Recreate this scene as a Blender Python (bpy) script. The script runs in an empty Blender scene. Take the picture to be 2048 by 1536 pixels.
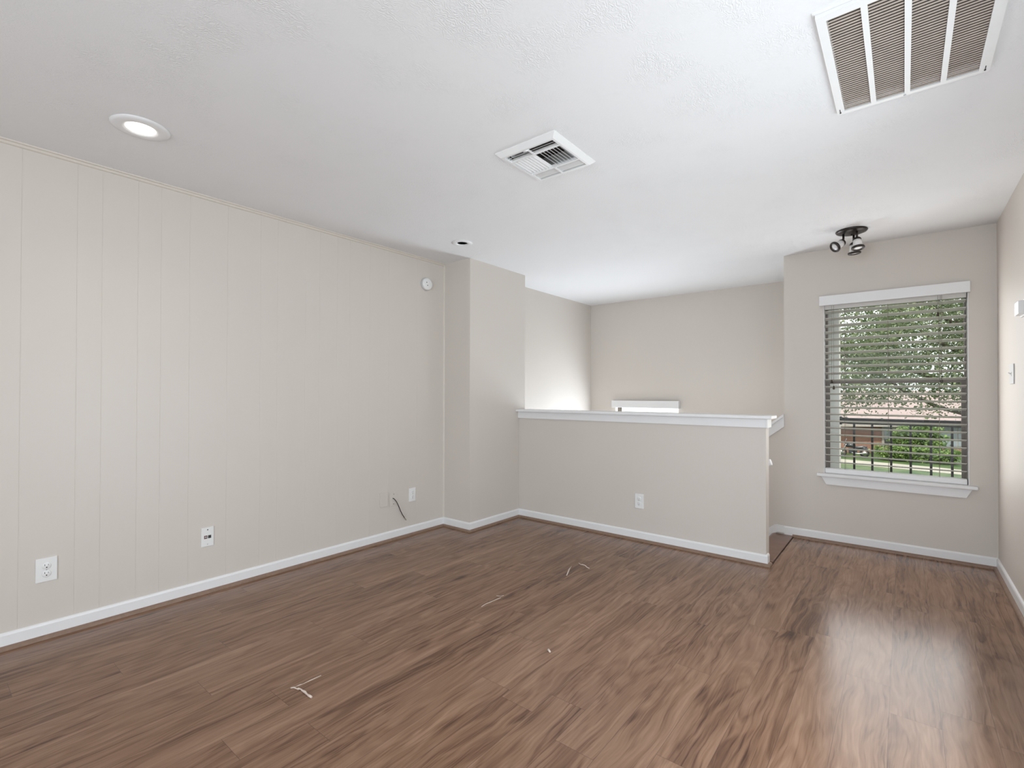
import bpy, bmesh, math, random
import numpy as np
from mathutils import Vector, Matrix

# ------------------------------------------------------------------ camera, sky, sun, daylight, fill lamps, exposure
SC = bpy.context.scene
COL = SC.collection
SC.view_settings.view_transform = 'Standard'
SC.view_settings.look = 'None'
SC.view_settings.gamma = 1.0
SC.view_settings.use_curve_mapping = False
SC.view_settings.exposure = 0.10

F_PX, YAW, PITCH, ROLL, CAM_H = 975.67, -0.67653, 0.00858, -0.00225, 1.222
cam_d = bpy.data.cameras.new('camera')
cam = bpy.data.objects.new('camera', cam_d)
COL.objects.link(cam)
fw0 = Vector((math.sin(YAW), math.cos(YAW), 0))
rt0 = Vector((math.cos(YAW), -math.sin(YAW), 0))
fw = fw0 * math.cos(PITCH) + Vector((0, 0, 1)) * math.sin(PITCH)
up = Vector((0, 0, 1)) * math.cos(PITCH) - fw0 * math.sin(PITCH)
ru = rt0 * math.cos(ROLL) - up * math.sin(ROLL)
rv = rt0 * math.sin(ROLL) + up * math.cos(ROLL)
cam.matrix_world = Matrix(((ru.x, rv.x, -fw.x, 0), (ru.y, rv.y, -fw.y, 0), (ru.z, rv.z, -fw.z, CAM_H), (0, 0, 0, 1)))
cam_d.sensor_fit = 'HORIZONTAL'
cam_d.sensor_width = 36.0
cam_d.lens = 36.0 * F_PX / 2048.0
cam_d.shift_y = 12.3 / 2048.0
cam_d.clip_start = 0.02
cam_d.clip_end = 400
SC.camera = cam

SKY = 2.4
world = bpy.data.worlds.new('sky')
SC.world = world
world.use_nodes = True
wn, wl = world.node_tree.nodes, world.node_tree.links
bg = wn['Background']
tc = wn.new('ShaderNodeTexCoord')
sep = wn.new('ShaderNodeSeparateXYZ')
wl.new(tc.outputs['Generated'], sep.inputs[0])
rmp = wn.new('ShaderNodeValToRGB')
rmp.color_ramp.elements[0].position = 0.10
rmp.color_ramp.elements[0].color = (0.60, 0.61, 0.61, 1)
rmp.color_ramp.elements[1].position = 0.34
rmp.color_ramp.elements[1].color = (0.98, 0.99, 1.0, 1)
wl.new(sep.outputs['Z'], rmp.inputs[0])
wl.new(rmp.outputs[0], bg.inputs['Color'])
bg.inputs['Strength'].default_value = SKY

def light(name, kind, loc, energy, color=(1, 1, 1), size=None, size_y=None, aim=None, portal=False, **kw):
    d = bpy.data.lights.new(name, kind)
    d.energy = energy
    d.color = color
    if kind == 'AREA':
        d.shape = 'RECTANGLE'
        d.size, d.size_y = size, size_y
        if portal:
            d.cycles.is_portal = True
    for k, v in kw.items():
        setattr(d, k, v)
    o = bpy.data.objects.new(name, d)
    COL.objects.link(o)
    o.location = loc
    if aim is not None:
        o.rotation_euler = Vector(aim).to_track_quat('-Z', 'Y').to_euler()
    return o

light('sun', 'SUN', (0, -20, 40), 5.0, (1.0, 0.95, 0.87), aim=(0.0, 0.75, -1.0), angle=0.01)
YW_L = 4.8226
# daylight at the garden and stairwell windows; rear and side lamps are added fill
light('garden_daylight', 'AREA', (-0.076, YW_L - .045, 1.28), 11, (0.96, 0.96, 0.96), size=0.84, size_y=1.32, aim=(0, -1, 0))
light('stairwell_daylight', 'AREA', (-2.56, 5.87, 0.25), 56, (0.86, 0.94, 1.04), size=0.82, size_y=1.30, aim=(0, -1, 0.25))
light('rear_fill', 'AREA', (-0.6, -2.47, 1.30), 72, (0.86, 0.94, 1.04), size=1.8, size_y=1.8, aim=(0, 1, 0.15))  # added fill lamp behind the camera, out of view
light('side_fill', 'AREA', (0.49, 1.55, 1.10), 35, (0.86, 0.94, 1.04), size=1.5, size_y=1.9, aim=(-1, 0.2, 0.3))  # added fill lamp beside the camera, out of view

# ------------------------------------------------------------------ materials
def new_mat(name):
    m = bpy.data.materials.new(name)
    m.use_nodes = True
    nt = m.node_tree
    return m, nt.nodes, nt.links, nt.nodes['Principled BSDF']

def plain(name, rgb, rough=0.5, metal=0.0, spec=0.5, noise=0.04, scale=30, bump=0.0, bscale=200, emit=None):
    m, n, l, b = new_mat(name)
    b.inputs['Roughness'].default_value = rough
    b.inputs['Metallic'].default_value = metal
    b.inputs['Specular IOR Level'].default_value = spec
    t = n.new('ShaderNodeTexCoord')
    nz = n.new('ShaderNodeTexNoise')
    nz.inputs['Scale'].default_value = scale
    nz.inputs['Detail'].default_value = 3
    l.new(t.outputs['Object'], nz.inputs['Vector'])
    mx = n.new('ShaderNodeMix'); mx.data_type = 'RGBA'
    mx.inputs[6].default_value = tuple(c * (1 - noise) for c in rgb) + (1,)
    mx.inputs[7].default_value = tuple(min(1, c * (1 + noise)) for c in rgb) + (1,)
    l.new(nz.outputs['Fac'], mx.inputs[0])
    l.new(mx.outputs[2], b.inputs['Base Color'])
    if bump:
        nb = n.new('ShaderNodeTexNoise')
        nb.inputs['Scale'].default_value = bscale
        nb.inputs['Detail'].default_value = 2
        l.new(t.outputs['Object'], nb.inputs['Vector'])
        bp = n.new('ShaderNodeBump')
        bp.inputs['Strength'].default_value = bump
        bp.inputs['Distance'].default_value = 0.002
        l.new(nb.outputs['Fac'], bp.inputs['Height'])
        l.new(bp.outputs[0], b.inputs['Normal'])
    if emit:
        b.inputs['Emission Color'].default_value = emit[0] + (1,)
        b.inputs['Emission Strength'].default_value = emit[1]
    return m

WALL_RGB = (0.640, 0.592, 0.540)
M_WALL = plain('greige_paint', WALL_RGB, 0.55, noise=0.015, scale=2.5, bump=0.12, bscale=160)
M_PANEL = plain('greige_panel_paint', WALL_RGB, 0.42, noise=0.015, scale=2.5, bump=0.03, bscale=60)
M_TRIMPAINT = plain('greige_moulding_paint', (0.63, 0.58, 0.515), 0.45, noise=0.02)
M_WHITE = plain('white_trim_paint', (0.80, 0.80, 0.80), 0.35, noise=0.01)
M_PLATE = plain('white_plastic', (0.80, 0.80, 0.79), 0.30, noise=0.005)
M_PLATEGREY = plain('grey_plastic', (0.55, 0.55, 0.55), 0.4, noise=0.01)
M_DARK = plain('dark_slot', (0.02, 0.02, 0.02), 0.7)
M_VENTWHITE = plain('vent_enamel', (0.78, 0.78, 0.77), 0.4, noise=0.03, scale=12)
M_DUCT = plain('duct_dust', (0.06, 0.05, 0.042), 0.9, noise=0.3, scale=25)
M_FILTER = plain('dusty_louver', (0.44, 0.375, 0.32), 0.75, noise=0.22, scale=14)
M_BRONZE = plain('dark_bronze', (0.045, 0.038, 0.034), 0.35, metal=0.7, noise=0.1)
M_FRAME = plain('bronze_window_frame', (0.17, 0.14, 0.115), 0.45, noise=0.06)
M_FROST = plain('frosted_shade', (0.80, 0.78, 0.76), 0.3, noise=0.02)
M_BULB = plain('bulb_face', (0.75, 0.74, 0.72), 0.12, noise=0.03)
M_SLAT = plain('faux_wood_slat', (0.68, 0.655, 0.615), 0.4, noise=0.03, scale=8)
M_CORD = plain('blind_cord', (0.22, 0.20, 0.17), 0.8)
M_TASSEL = plain('dark_wood_tassel', (0.035, 0.022, 0.014), 0.45, noise=0.2)
M_SHOE = plain('brown_shoe_moulding', (0.235, 0.150, 0.105), 0.45, noise=0.28, scale=45)
M_NOSE = plain('stair_nosing_vinyl', (0.185, 0.100, 0.068), 0.3, noise=0.35, scale=18)
M_NOSE_SHADOW = plain('nosing_shadow_brown', (0.035, 0.016, 0.009), 0.8)  # dark brown standing in for shade at the nosing edge
M_COAX = plain('black_cable', (0.02, 0.02, 0.018), 0.45)
M_BRASS = plain('cable_tip_metal', (0.42, 0.38, 0.30), 0.35, metal=0.9)
M_SCRAP = plain('pale_scrap', (0.62, 0.52, 0.45), 0.8, noise=0.15)
M_JACKR = plain('maroon_jack', (0.10, 0.028, 0.032), 0.5)
M_JACKG = plain('charcoal_jack', (0.06, 0.065, 0.065), 0.5)
M_RAIL = plain('black_iron', (0.022, 0.020, 0.019), 0.5, noise=0.2)
M_SIDING = plain('grey_siding', (0.32, 0.31, 0.30), 0.7, noise=0.05)
M_ROOF = plain('pale_pink_shingle', (0.235, 0.180, 0.170), 0.9, noise=0.18, scale=3)
M_HTRIM = plain('house_trim', (0.26, 0.23, 0.20), 0.7)
M_HWHITE = plain('house_panel', (0.19, 0.21, 0.225), 0.5, noise=0.08, scale=2)
M_HDARK = plain('house_dark', (0.03, 0.03, 0.03), 0.3)
M_PATH = plain('pale_path', (0.24, 0.22, 0.185), 0.9, noise=0.25, scale=1.2)
M_BARK = plain('bark', (0.085, 0.065, 0.05), 0.9, noise=0.35, scale=9)
M_BLACKP = plain('motorcycle_black', (0.025, 0.027, 0.03), 0.3)
M_CHROME = plain('motorcycle_metal', (0.5, 0.5, 0.5), 0.25, metal=0.9)
M_TYRE = plain('tyre_rubber', (0.02, 0.02, 0.02), 0.8)
M_LAMP = plain('lit_lens', (0.9, 0.9, 0.88), 0.4, emit=((1.0, 0.93, 0.82), 4.0))

def ceiling_mat():
    m, n, l, b = new_mat('ceiling_stomp_texture')
    b.inputs['Roughness'].default_value = 0.75
    b.inputs['Specular IOR Level'].default_value = 0.25
    b.inputs['Base Color'].default_value = (0.80, 0.80, 0.80, 1)
    t = n.new('ShaderNodeTexCoord')
    nz = n.new('ShaderNodeTexNoise'); nz.inputs['Scale'].default_value = 75; nz.inputs['Detail'].default_value = 3; nz.inputs['Distortion'].default_value = 1.6
    w = n.new('ShaderNodeTexWave'); w.inputs['Scale'].default_value = 30; w.inputs['Distortion'].default_value = 18; w.inputs['Detail'].default_value = 2; w.inputs['Detail Scale'].default_value = 1.3
    pm = n.new('ShaderNodeTexNoise'); pm.inputs['Scale'].default_value = 5.5; pm.inputs['Detail'].default_value = 3
    for x in (nz, w, pm):
        l.new(t.outputs['Object'], x.inputs['Vector'])
    cr = n.new('ShaderNodeValToRGB'); cr.color_ramp.elements[0].position = 0.42; cr.color_ramp.elements[1].position = 0.70
    l.new(pm.outputs['Fac'], cr.inputs[0])
    mu = n.new('ShaderNodeMath'); mu.operation = 'MULTIPLY'
    l.new(w.outputs['Fac'], mu.inputs[0]); l.new(cr.outputs[0], mu.inputs[1])
    ad = n.new('ShaderNodeMath'); ad.operation = 'MULTIPLY_ADD'
    l.new(nz.outputs['Fac'], ad.inputs[0]); ad.inputs[1].default_value = 0.7
    l.new(mu.outputs[0], ad.inputs[2])
    bp = n.new('ShaderNodeBump'); bp.inputs['Strength'].default_value = 0.38; bp.inputs['Distance'].default_value = 0.0030
    l.new(ad.outputs[0], bp.inputs['Height'])
    l.new(bp.outputs[0], b.inputs['Normal'])
    return m
M_CEIL = ceiling_mat()

def floor_mat(name='vinyl_plank'):
    m, n, l, b = new_mat(name)
    def math_(op, a, c=None, d=None):
        x = n.new('ShaderNodeMath'); x.operation = op
        for i, v in enumerate((a, c, d)):
            if v is None: continue
            if isinstance(v, (int, float)): x.inputs[i].default_value = v
            else: l.new(v, x.inputs[i])
        return x.outputs[0]
    t = n.new('ShaderNodeTexCoord')
    s = n.new('ShaderNodeSeparateXYZ'); l.new(t.outputs['Object'], s.inputs[0])
    W, LN = 0.153, 1.22
    px = math_('DIVIDE', math_('ADD', s.outputs['X'], 5 * W + 0.048 + 25 * W), W)
    cx = math_('FLOOR', px); fx = math_('FRACT', px)
    w1 = n.new('ShaderNodeTexWhiteNoise'); w1.noise_dimensions = '1D'; l.new(cx, w1.inputs['W'])
    py = math_('ADD', math_('DIVIDE', math_('ADD', s.outputs['Y'], 20.0), LN), w1.outputs['Value'])
    cy = math_('FLOOR', py); fy = math_('FRACT', py)
    w2 = n.new('ShaderNodeTexWhiteNoise'); w2.noise_dimensions = '2D'
    cv = n.new('ShaderNodeCombineXYZ'); l.new(cx, cv.inputs[0]); l.new(cy, cv.inputs[1]); l.new(cv.outputs[0], w2.inputs['Vector'])
    rid = w2.outputs['Value']
    # seams
    ex = math_('MULTIPLY', math_('MINIMUM', fx, math_('SUBTRACT', 1.0, fx)), W)
    ey = math_('MULTIPLY', math_('MINIMUM', fy, math_('SUBTRACT', 1.0, fy)), LN)
    seam = math_('LESS_THAN', math_('MINIMUM', ex, ey), 0.0009)
    # grain coordinates, shifted per plank
    wc = n.new('ShaderNodeCombineXYZ')
    l.new(math_('ADD', math_('MULTIPLY', s.outputs['X'], 7.0), math_('MULTIPLY', rid, 13.0)), wc.inputs[0])
    l.new(math_('ADD', math_('MULTIPLY', s.outputs['Y'], 2.6), math_('MULTIPLY', rid, 29.0)), wc.inputs[1])
    wz = n.new('ShaderNodeTexNoise'); wz.inputs['Scale'].default_value = 1.0; wz.inputs['Detail'].default_value = 2.5
    l.new(wc.outputs[0], wz.inputs['Vector'])
    sx = math_('ADD', s.outputs['X'], math_('MULTIPLY', math_('SUBTRACT', wz.outputs['Fac'], 0.5), 0.062))
    def vec(ax, ay, oz):
        v = n.new('ShaderNodeCombineXYZ')
        l.new(math_('ADD', math_('MULTIPLY', sx, ax), math_('MULTIPLY', rid, 31.0)), v.inputs[0])
        l.new(math_('ADD', math_('MULTIPLY', s.outputs['Y'], ay), math_('MULTIPLY', rid, 57.0)), v.inputs[1])
        l.new(math_('MULTIPLY', rid, oz), v.inputs[2])
        return v.outputs[0]
    def noise(v, sc, det, dist, rough=0.55):
        x = n.new('ShaderNodeTexNoise')
        x.inputs['Scale'].default_value = sc; x.inputs['Detail'].default_value = det
        x.inputs['Distortion'].default_value = dist; x.inputs['Roughness'].default_value = rough
        l.new(v, x.inputs['Vector'])
        return x.outputs['Fac']
    broad = noise(vec(9, 1.25, 11), 1.0, 3, 0.9)                     # cathedral figure
    rings = math_('SINE', math_('MULTIPLY', broad, 34.0))
    rings = math_('MULTIPLY_ADD', rings, 0.5, 0.5)
    streak = noise(vec(50, 1.5, 7), 1.0, 6, 0.7, 0.62)
    dk = noise(vec(80, 1.7, 19), 1.0, 4, 0.8, 0.6)
    dkm = n.new('ShaderNodeMapRange'); dkm.inputs['From Min'].default_value = 0.52; dkm.inputs['From Max'].default_value = 0.72
    l.new(dk, dkm.inputs['Value'])
    fine = noise(vec(230, 9, 3), 1.0, 3, 0.2)
    patch = noise(vec(5.0, 0.9, 17), 1.0, 2, 0.6)
    knot = n.new('ShaderNodeTexVoronoi'); knot.inputs['Scale'].default_value = 1.0
    l.new(vec(6.0, 1.9, 23), knot.inputs['Vector'])
    kn = n.new('ShaderNodeMapRange'); kn.inputs['From Min'].default_value = 0.04; kn.inputs['From Max'].default_value = 0.20
    kn.inputs['To Min'].default_value = 1.0; kn.inputs['To Max'].default_value = 0.0
    l.new(knot.outputs['Distance'], kn.inputs['Value'])
    v = math_('MULTIPLY', streak, 0.46)
    v = math_('ADD', v, math_('MULTIPLY', rings, 0.12))
    v = math_('ADD', v, math_('MULTIPLY', patch, 0.36))
    v = math_('ADD', v, math_('MULTIPLY', fine, 0.14))
    v = math_('ADD', v, math_('MULTIPLY', math_('SUBTRACT', rid, 0.5), 0.06))
    v = math_('SUBTRACT', v, math_('MULTIPLY', kn.outputs[0], 0.16))
    v = math_('SUBTRACT', math_('ADD', v, 0.035), math_('MULTIPLY', dkm.outputs[0], 0.17))
    cr = n.new('ShaderNodeValToRGB')
    e = cr.color_ramp.elements
    e[0].position = 0.30; e[0].color = (0.062, 0.030, 0.018, 1)
    e[1].position = 0.78; e[1].color = (0.325, 0.198, 0.128, 1)
    k = e.new(0.43); k.color = (0.138, 0.071, 0.041, 1)
    k = e.new(0.54); k.color = (0.212, 0.117, 0.071, 1)
    k = e.new(0.65); k.color = (0.256, 0.149, 0.094, 1)
    l.new(v, cr.inputs[0])
    mx = n.new('ShaderNodeMix'); mx.data_type = 'RGBA'
    l.new(math_('MULTIPLY', seam, 0.55), mx.inputs[0])
    l.new(cr.outputs[0], mx.inputs[6]); mx.inputs[7].default_value = (0.05, 0.03, 0.022, 1)
    l.new(mx.outputs[2], b.inputs['Base Color'])
    b.inputs['Specular IOR Level'].default_value = 0.31
    rr = n.new('ShaderNodeMapRange'); rr.inputs['To Min'].default_value = 0.17; rr.inputs['To Max'].default_value = 0.25
    l.new(streak, rr.inputs['Value']); l.new(rr.outputs[0], b.inputs['Roughness'])
    bp = n.new('ShaderNodeBump'); bp.inputs['Strength'].default_value = 0.16; bp.inputs['Distance'].default_value = 0.0012
    l.new(math_('SUBTRACT', math_('ADD', math_('MULTIPLY', fine, 0.5), math_('MULTIPLY', streak, 0.5)), math_('MULTIPLY', seam, 0.8)), bp.inputs['Height'])
    l.new(bp.outputs[0], b.inputs['Normal'])
    return m
M_FLOOR = floor_mat()

def glass_mat():
    m, n, l, b = new_mat('window_glass')
    n.remove(b)
    out = n['Material Output']
    tr = n.new('ShaderNodeBsdfTransparent'); tr.inputs[0].default_value = (0.95, 0.97, 0.96, 1)
    gl = n.new('ShaderNodeBsdfGlossy'); gl.inputs['Roughness'].default_value = 0.02
    fr = n.new('ShaderNodeFresnel'); fr.inputs['IOR'].default_value = 1.12
    mx = n.new('ShaderNodeMixShader')
    l.new(fr.outputs[0], mx.inputs[0]); l.new(tr.outputs[0], mx.inputs[1]); l.new(gl.outputs[0], mx.inputs[2])
    l.new(mx.outputs[0], out.inputs['Surface'])
    return m
M_GLASS = glass_mat()

def leaf_mat(name, dark, lightc, scale):
    m, n, l, b = new_mat(name)
    t = n.new('ShaderNodeTexCoord')
    nz = n.new('ShaderNodeTexNoise'); nz.inputs['Scale'].default_value = scale; nz.inputs['Detail'].default_value = 4
    l.new(t.outputs['Object'], nz.inputs['Vector'])
    cr = n.new('ShaderNodeValToRGB')
    cr.color_ramp.elements[0].position = 0.36; cr.color_ramp.elements[0].color = dark + (1,)
    cr.color_ramp.elements[1].position = 0.66; cr.color_ramp.elements[1].color = lightc + (1,)
    l.new(nz.outputs['Fac'], cr.inputs[0])
    l.new(cr.outputs[0], b.inputs['Base Color'])
    b.inputs['Roughness'].default_value = 0.5
    tl = n.new('ShaderNodeBsdfTranslucent'); l.new(cr.outputs[0], tl.inputs[0])
    mx = n.new('ShaderNodeMixShader'); mx.inputs[0].default_value = 0.38
    l.new(b.outputs[0], mx.inputs[1]); l.new(tl.outputs[0], mx.inputs[2])
    l.new(mx.outputs[0], n['Material Output'].inputs['Surface'])
    return m
M_LEAF = leaf_mat('oak_leaf', (0.080, 0.118, 0.050), (0.24, 0.275, 0.15), 2.2)
M_SHRUB = leaf_mat('shrub_leaf', (0.040, 0.090, 0.022), (0.21, 0.30, 0.08), 3.0)
M_GRASS = leaf_mat('lawn_grass', (0.040, 0.090, 0.025), (0.120, 0.165, 0.060), 0.9)

def brick_mat():
    m, n, l, b = new_mat('red_brick')
    t = n.new('ShaderNodeTexCoord')
    mp = n.new('ShaderNodeMapping'); mp.inputs['Rotation'].default_value = (math.radians(90), 0, 0)
    l.new(t.outputs['Object'], mp.inputs[0])
    br = n.new('ShaderNodeTexBrick')
    br.inputs['Color1'].default_value = (0.25, 0.125, 0.088, 1)
    br.inputs['Color2'].default_value = (0.19, 0.092, 0.064, 1)
    br.inputs['Mortar'].default_value = (0.19, 0.15, 0.12, 1)
    br.inputs['Scale'].default_value = 4.0
    br.inputs['Mortar Size'].default_value = 0.012
    l.new(mp.outputs[0], br.inputs['Vector'])
    l.new(br.outputs['Color'], b.inputs['Base Color'])
    b.inputs['Roughness'].default_value = 0.85
    return m
M_BRICK = brick_mat()

# ------------------------------------------------------------------ mesh helpers
def world_of(o):
    if o.parent is None: return o.matrix_basis.copy()
    return world_of(o.parent) @ o.matrix_parent_inverse @ o.matrix_basis
def attach(o, parent):
    o.parent = parent
    o.matrix_parent_inverse = world_of(parent).inverted()

class MB:
    def __init__(self): self.bm = bmesh.new()
    def box(self, x0, x1, y0, y1, z0, z1, bevel=0.0, rot=None):
        r = bmesh.ops.create_cube(self.bm, size=1.0)
        vs = r['verts']
        bmesh.ops.scale(self.bm, vec=(abs(x1 - x0), abs(y1 - y0), abs(z1 - z0)), verts=vs)
        if bevel:
            es = list({e for v in vs for e in v.link_edges})
            q = bmesh.ops.bevel(self.bm, geom=es, offset=bevel, segments=2, affect='EDGES', profile=0.6)
            vs = list({v for f in q['faces'] for v in f.verts} | {v for v in vs if v.is_valid})
        if rot is not None:
            bmesh.ops.rotate(self.bm, cent=(0, 0, 0), matrix=rot, verts=vs)
        bmesh.ops.translate(self.bm, vec=((x0 + x1) / 2, (y0 + y1) / 2, (z0 + z1) / 2), verts=vs)
        return self
    def prism(self, pts, axis, a, b):
        """extrude a closed 2D outline along an axis; pts are the other two coordinates in order"""
        def P(p, t):
            return {'x': (t, p[0], p[1]), 'y': (p[0], t, p[1]), 'z': (p[0], p[1], t)}[axis]
        va = [self.bm.verts.new(P(p, a)) for p in pts]
        vb = [self.bm.verts.new(P(p, b)) for p in pts]
        k = len(pts)
        self.bm.faces.new(va); self.bm.faces.new(vb[::-1])
        for i in range(k):
            j = (i + 1) % k
            self.bm.faces.new((va[i], vb[i], vb[j], va[j]))
        bmesh.ops.recalc_face_normals(self.bm, faces=self.bm.faces)
        return self
    def lathe(self, prof, base, direction=(0, 0, 1), seg=32):
        """prof: list of (radius, height) turned about an axis starting at base; ends are closed"""
        d = Vector(direction).normalized()
        q = d.to_track_quat('Z', 'Y').to_matrix()
        base = Vector(base)
        rings = []
        for r, h in prof:
            if r < 1e-6:
                rings.append([self.bm.verts.new(base + q @ Vector((0, 0, h)))])
            else:
                rings.append([self.bm.verts.new(base + q @ Vector((r * math.cos(2 * math.pi * i / seg), r * math.sin(2 * math.pi * i / seg), h))) for i in range(seg)])
        fs = []
        for A, B in zip(rings[:-1], rings[1:]):
            for i in range(seg):
                j = (i + 1) % seg
                if len(A) == 1 and len(B) == 1: continue
                if len(A) == 1: fs.append(self.bm.faces.new((A[0], B[j], B[i])))
                elif len(B) == 1: fs.append(self.bm.faces.new((A[i], A[j], B[0])))
                else: fs.append(self.bm.faces.new((A[i], A[j], B[j], B[i])))
        for R, rev in ((rings[0], True), (rings[-1], False)):
            if len(R) > 1: fs.append(self.bm.faces.new(R[::-1] if rev else R))
        for f in fs: f.smooth = True
        return self
    def tube(self, pts, r, seg=10, radii=None):
        pts = [Vector(p) for p in pts]
        rings = []
        ref = Vector((0.13, 0.31, 0.94))
        for i, p in enumerate(pts):
            d = (pts[min(i + 1, len(pts) - 1)] - pts[max(i - 1, 0)]).normalized()
            a = d.cross(ref)
            if a.length < 1e-4: a = d.cross(Vector((1, 0, 0)))
            a.normalize(); c = d.cross(a)
            rr = radii[i] if radii else r
            rings.append([self.bm.verts.new(p + rr * (a * math.cos(2 * math.pi * k / seg) + c * math.sin(2 * math.pi * k / seg))) for k in range(seg)])
        for A, B in zip(rings[:-1], rings[1:]):
            for i in range(seg):
                j = (i + 1) % seg
                f = self.bm.faces.new((A[i], A[j], B[j], B[i])); f.smooth = True
        self.bm.faces.new(rings[0][::-1]); self.bm.faces.new(rings[-1])
        bmesh.ops.recalc_face_normals(self.bm, faces=self.bm.faces)
        return self
    def build(self, name, mat, parent=None, origin=None, hide_edges=False):
        me = bpy.data.meshes.new(name)
        bmesh.ops.recalc_face_normals(self.bm, faces=self.bm.faces)
        self.bm.to_mesh(me); self.bm.free()
        me.materials.append(mat)
        o = bpy.data.objects.new(name, me)
        COL.objects.link(o)
        if parent is not None: attach(o, parent)
        return o

def structure(o):
    o['kind'] = 'structure'
    return o

def tag(o, label, cat, group=None):
    o['label'] = label; o['category'] = cat
    if group: o['group'] = group
    return o

def empty(name, loc, label=None, cat=None, group=None):
    o = bpy.data.objects.new(name, None)
    COL.objects.link(o)
    o.location = loc
    o.empty_display_size = 0.05
    if label: tag(o, label, cat, group)
    return o

def cut(o, *cutters):
    """boolean holes, baked into the mesh"""
    for c in cutters:
        me = bpy.data.meshes.new('cutter'); c.bm.normal_update()
        bmesh.ops.recalc_face_normals(c.bm, faces=c.bm.faces)
        c.bm.to_mesh(me); c.bm.free()
        co = bpy.data.objects.new('cutter', me); COL.objects.link(co)
        md = o.modifiers.new('hole', 'BOOLEAN'); md.operation = 'DIFFERENCE'; md.object = co; md.solver = 'EXACT'
        dg = bpy.context.evaluated_depsgraph_get()
        nm = bpy.data.meshes.new_from_object(o.evaluated_get(dg))
        o.modifiers.clear()
        o.data = nm
        bpy.data.objects.remove(co); bpy.data.meshes.remove(me)
    return o

# ------------------------------------------------------------------ room dimensions (metres)
H = 2.44
XL, XR = -3.351, 0.516          # left panelled wall, right wall
XC, YC = -3.017, 3.156          # column corner
YH, YHB = 3.868, 3.967          # half wall front and back faces
XE = -0.771                     # free end of the half wall
YW, XW = 4.8226, -0.8165        # window wall face and its left corner
YB = 5.894                      # back wall of the stairwell
YR = -2.5                       # rear wall behind the viewer
LOW = -1.55                     # lower landing

# ------------------------------------------------------------------ setting
structure(MB().prism([(-3.47, YR - .12), (XR + .12, YR - .12), (XR + .12, YW + .1), (-0.80, YW + .1), (-0.80, YHB), (-3.47, YHB)], 'z', -0.18, 0.0).build('floor', M_FLOOR))
structure(MB().box(-3.6, XW + .3, YHB, YB + .15, LOW - .15, LOW).build('floor_landing', M_FLOOR))

ceiling = structure(MB().box(-3.6, XR + .15, YR - 2.3, YB + .75, H, H + .16).build('ceiling', M_CEIL))  # reaches past the rear wall, an added eave to block the sun
cut(ceiling,
    MB().lathe([(0.068, -0.05), (0.068, 0.12)], (-2.722, 0.668, H)),
    MB().lathe([(0.048, -0.05), (0.048, 0.12)], (-2.765, 2.80, H)),
    MB().box(-1.565, -1.295, 1.895, 2.215, H - .05, H + .11),
    MB().box(-0.19, 0.226, 1.85, 2.47, H - .05, H + .11))

# left wall: painted random-plank panelling with shallow vertical grooves
grooves = [-1.9, -1.6, -1.35, -1.1, -0.86, -0.62, -0.39, -0.12, 0.09, 0.352, 0.558, 0.660, 0.817, 0.926, 1.071, 1.282, 1.487, 1.600, 1.801, 1.909, 2.052, 2.159, 2.341, 2.527, 2.833]
pts = [(XL - .12, YR), (XL, YR)]
for g in grooves:
    pts += [(XL, g - .0018), (XL - .0011, g - .0007), (XL - .0011, g + .0007), (XL, g + .0018)]
pts += [(XL, YC), (XL - .12, YC)]
structure(MB().prism(pts, 'z', 0, H).build('wall_left', M_PANEL))
structure(MB().box(XL - .12, XC, YC, YHB, LOW, H).build('wall_column', M_WALL))
structure(MB().box(-3.5, -3.345, YHB, YB, LOW, H).build('wall_stairwell', M_WALL))
wb = structure(MB().box(-3.5, -0.507, YB, YB + .15, LOW, H).build('wall_back', M_WALL))
cut(wb, MB().box(-2.975, -2.135, YB - .1, YB + .3, -0.42, 1.078))
wf = structure(MB().box(XW, XR + .12, YW, YW + .15, -0.18, H).build('wall_front', M_WALL))
cut(wf, MB().box(-0.522, 0.368, YW - .1, YW + .3, 0.565, 1.985))
structure(MB().box(XW, -0.657, YW + .15, YB, LOW, H).build('wall_return', M_WALL))
structure(MB().box(-0.657, -0.507, YW + .15, YB, LOW, H).build('wall_outside', M_SIDING))
wrt = structure(MB().box(XR, XR + .12, YR, YW, 0, H).build('wall_right', M_WALL))
cut(wrt, MB().box(XR - .1, XR + .3, 0.75, 2.35, 0.10, 2.06))
wr = structure(MB().box(-3.47, XR + .12, YR - .12, YR, 0, H).build('wall_rear', M_WALL))
cut(wr, MB().box(-1.5, 0.3, YR - .3, YR + .1, 0.4, 2.2))
half = structure(MB().box(XC, XE, YH, YHB, 0, 1.045, bevel=0.004).build('wall_half', M_WALL))
structure(MB().box(XC, XE - .03, YHB - .06, YHB, LOW, -0.18).build('wall_half_lower', M_WALL))
# knee wall on the far side of the stairs, its top following the stair slope
SL = math.tan(math.radians(38.5))
XK = XW
def zk(x, z0): return z0 + (x - XK) * SL
structure(MB().prism([(XK, 1.03), (XK, -0.20), (XK, LOW), (-3.345, LOW), (-3.345, max(LOW + .05, zk(-3.345, 1.03)))], 'y', YW, YW + .10).build('wall_stair', M_WALL))

# white cap of the half wall
cap = structure(MB().box(XC, -0.724, YH - .054, YHB + .034, 1.050, 1.073, bevel=0.006).build('trim_1', M_WHITE))
MB().box(XC, XE, YH - .016, YH, 0.985, 1.050, bevel=0.003).build('apron', M_WHITE, cap)
MB().box(XE, XE + .014, YH - .016, YHB + .014, 0.985, 1.050, bevel=0.003).build('end_apron', M_WHITE, cap)
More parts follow.
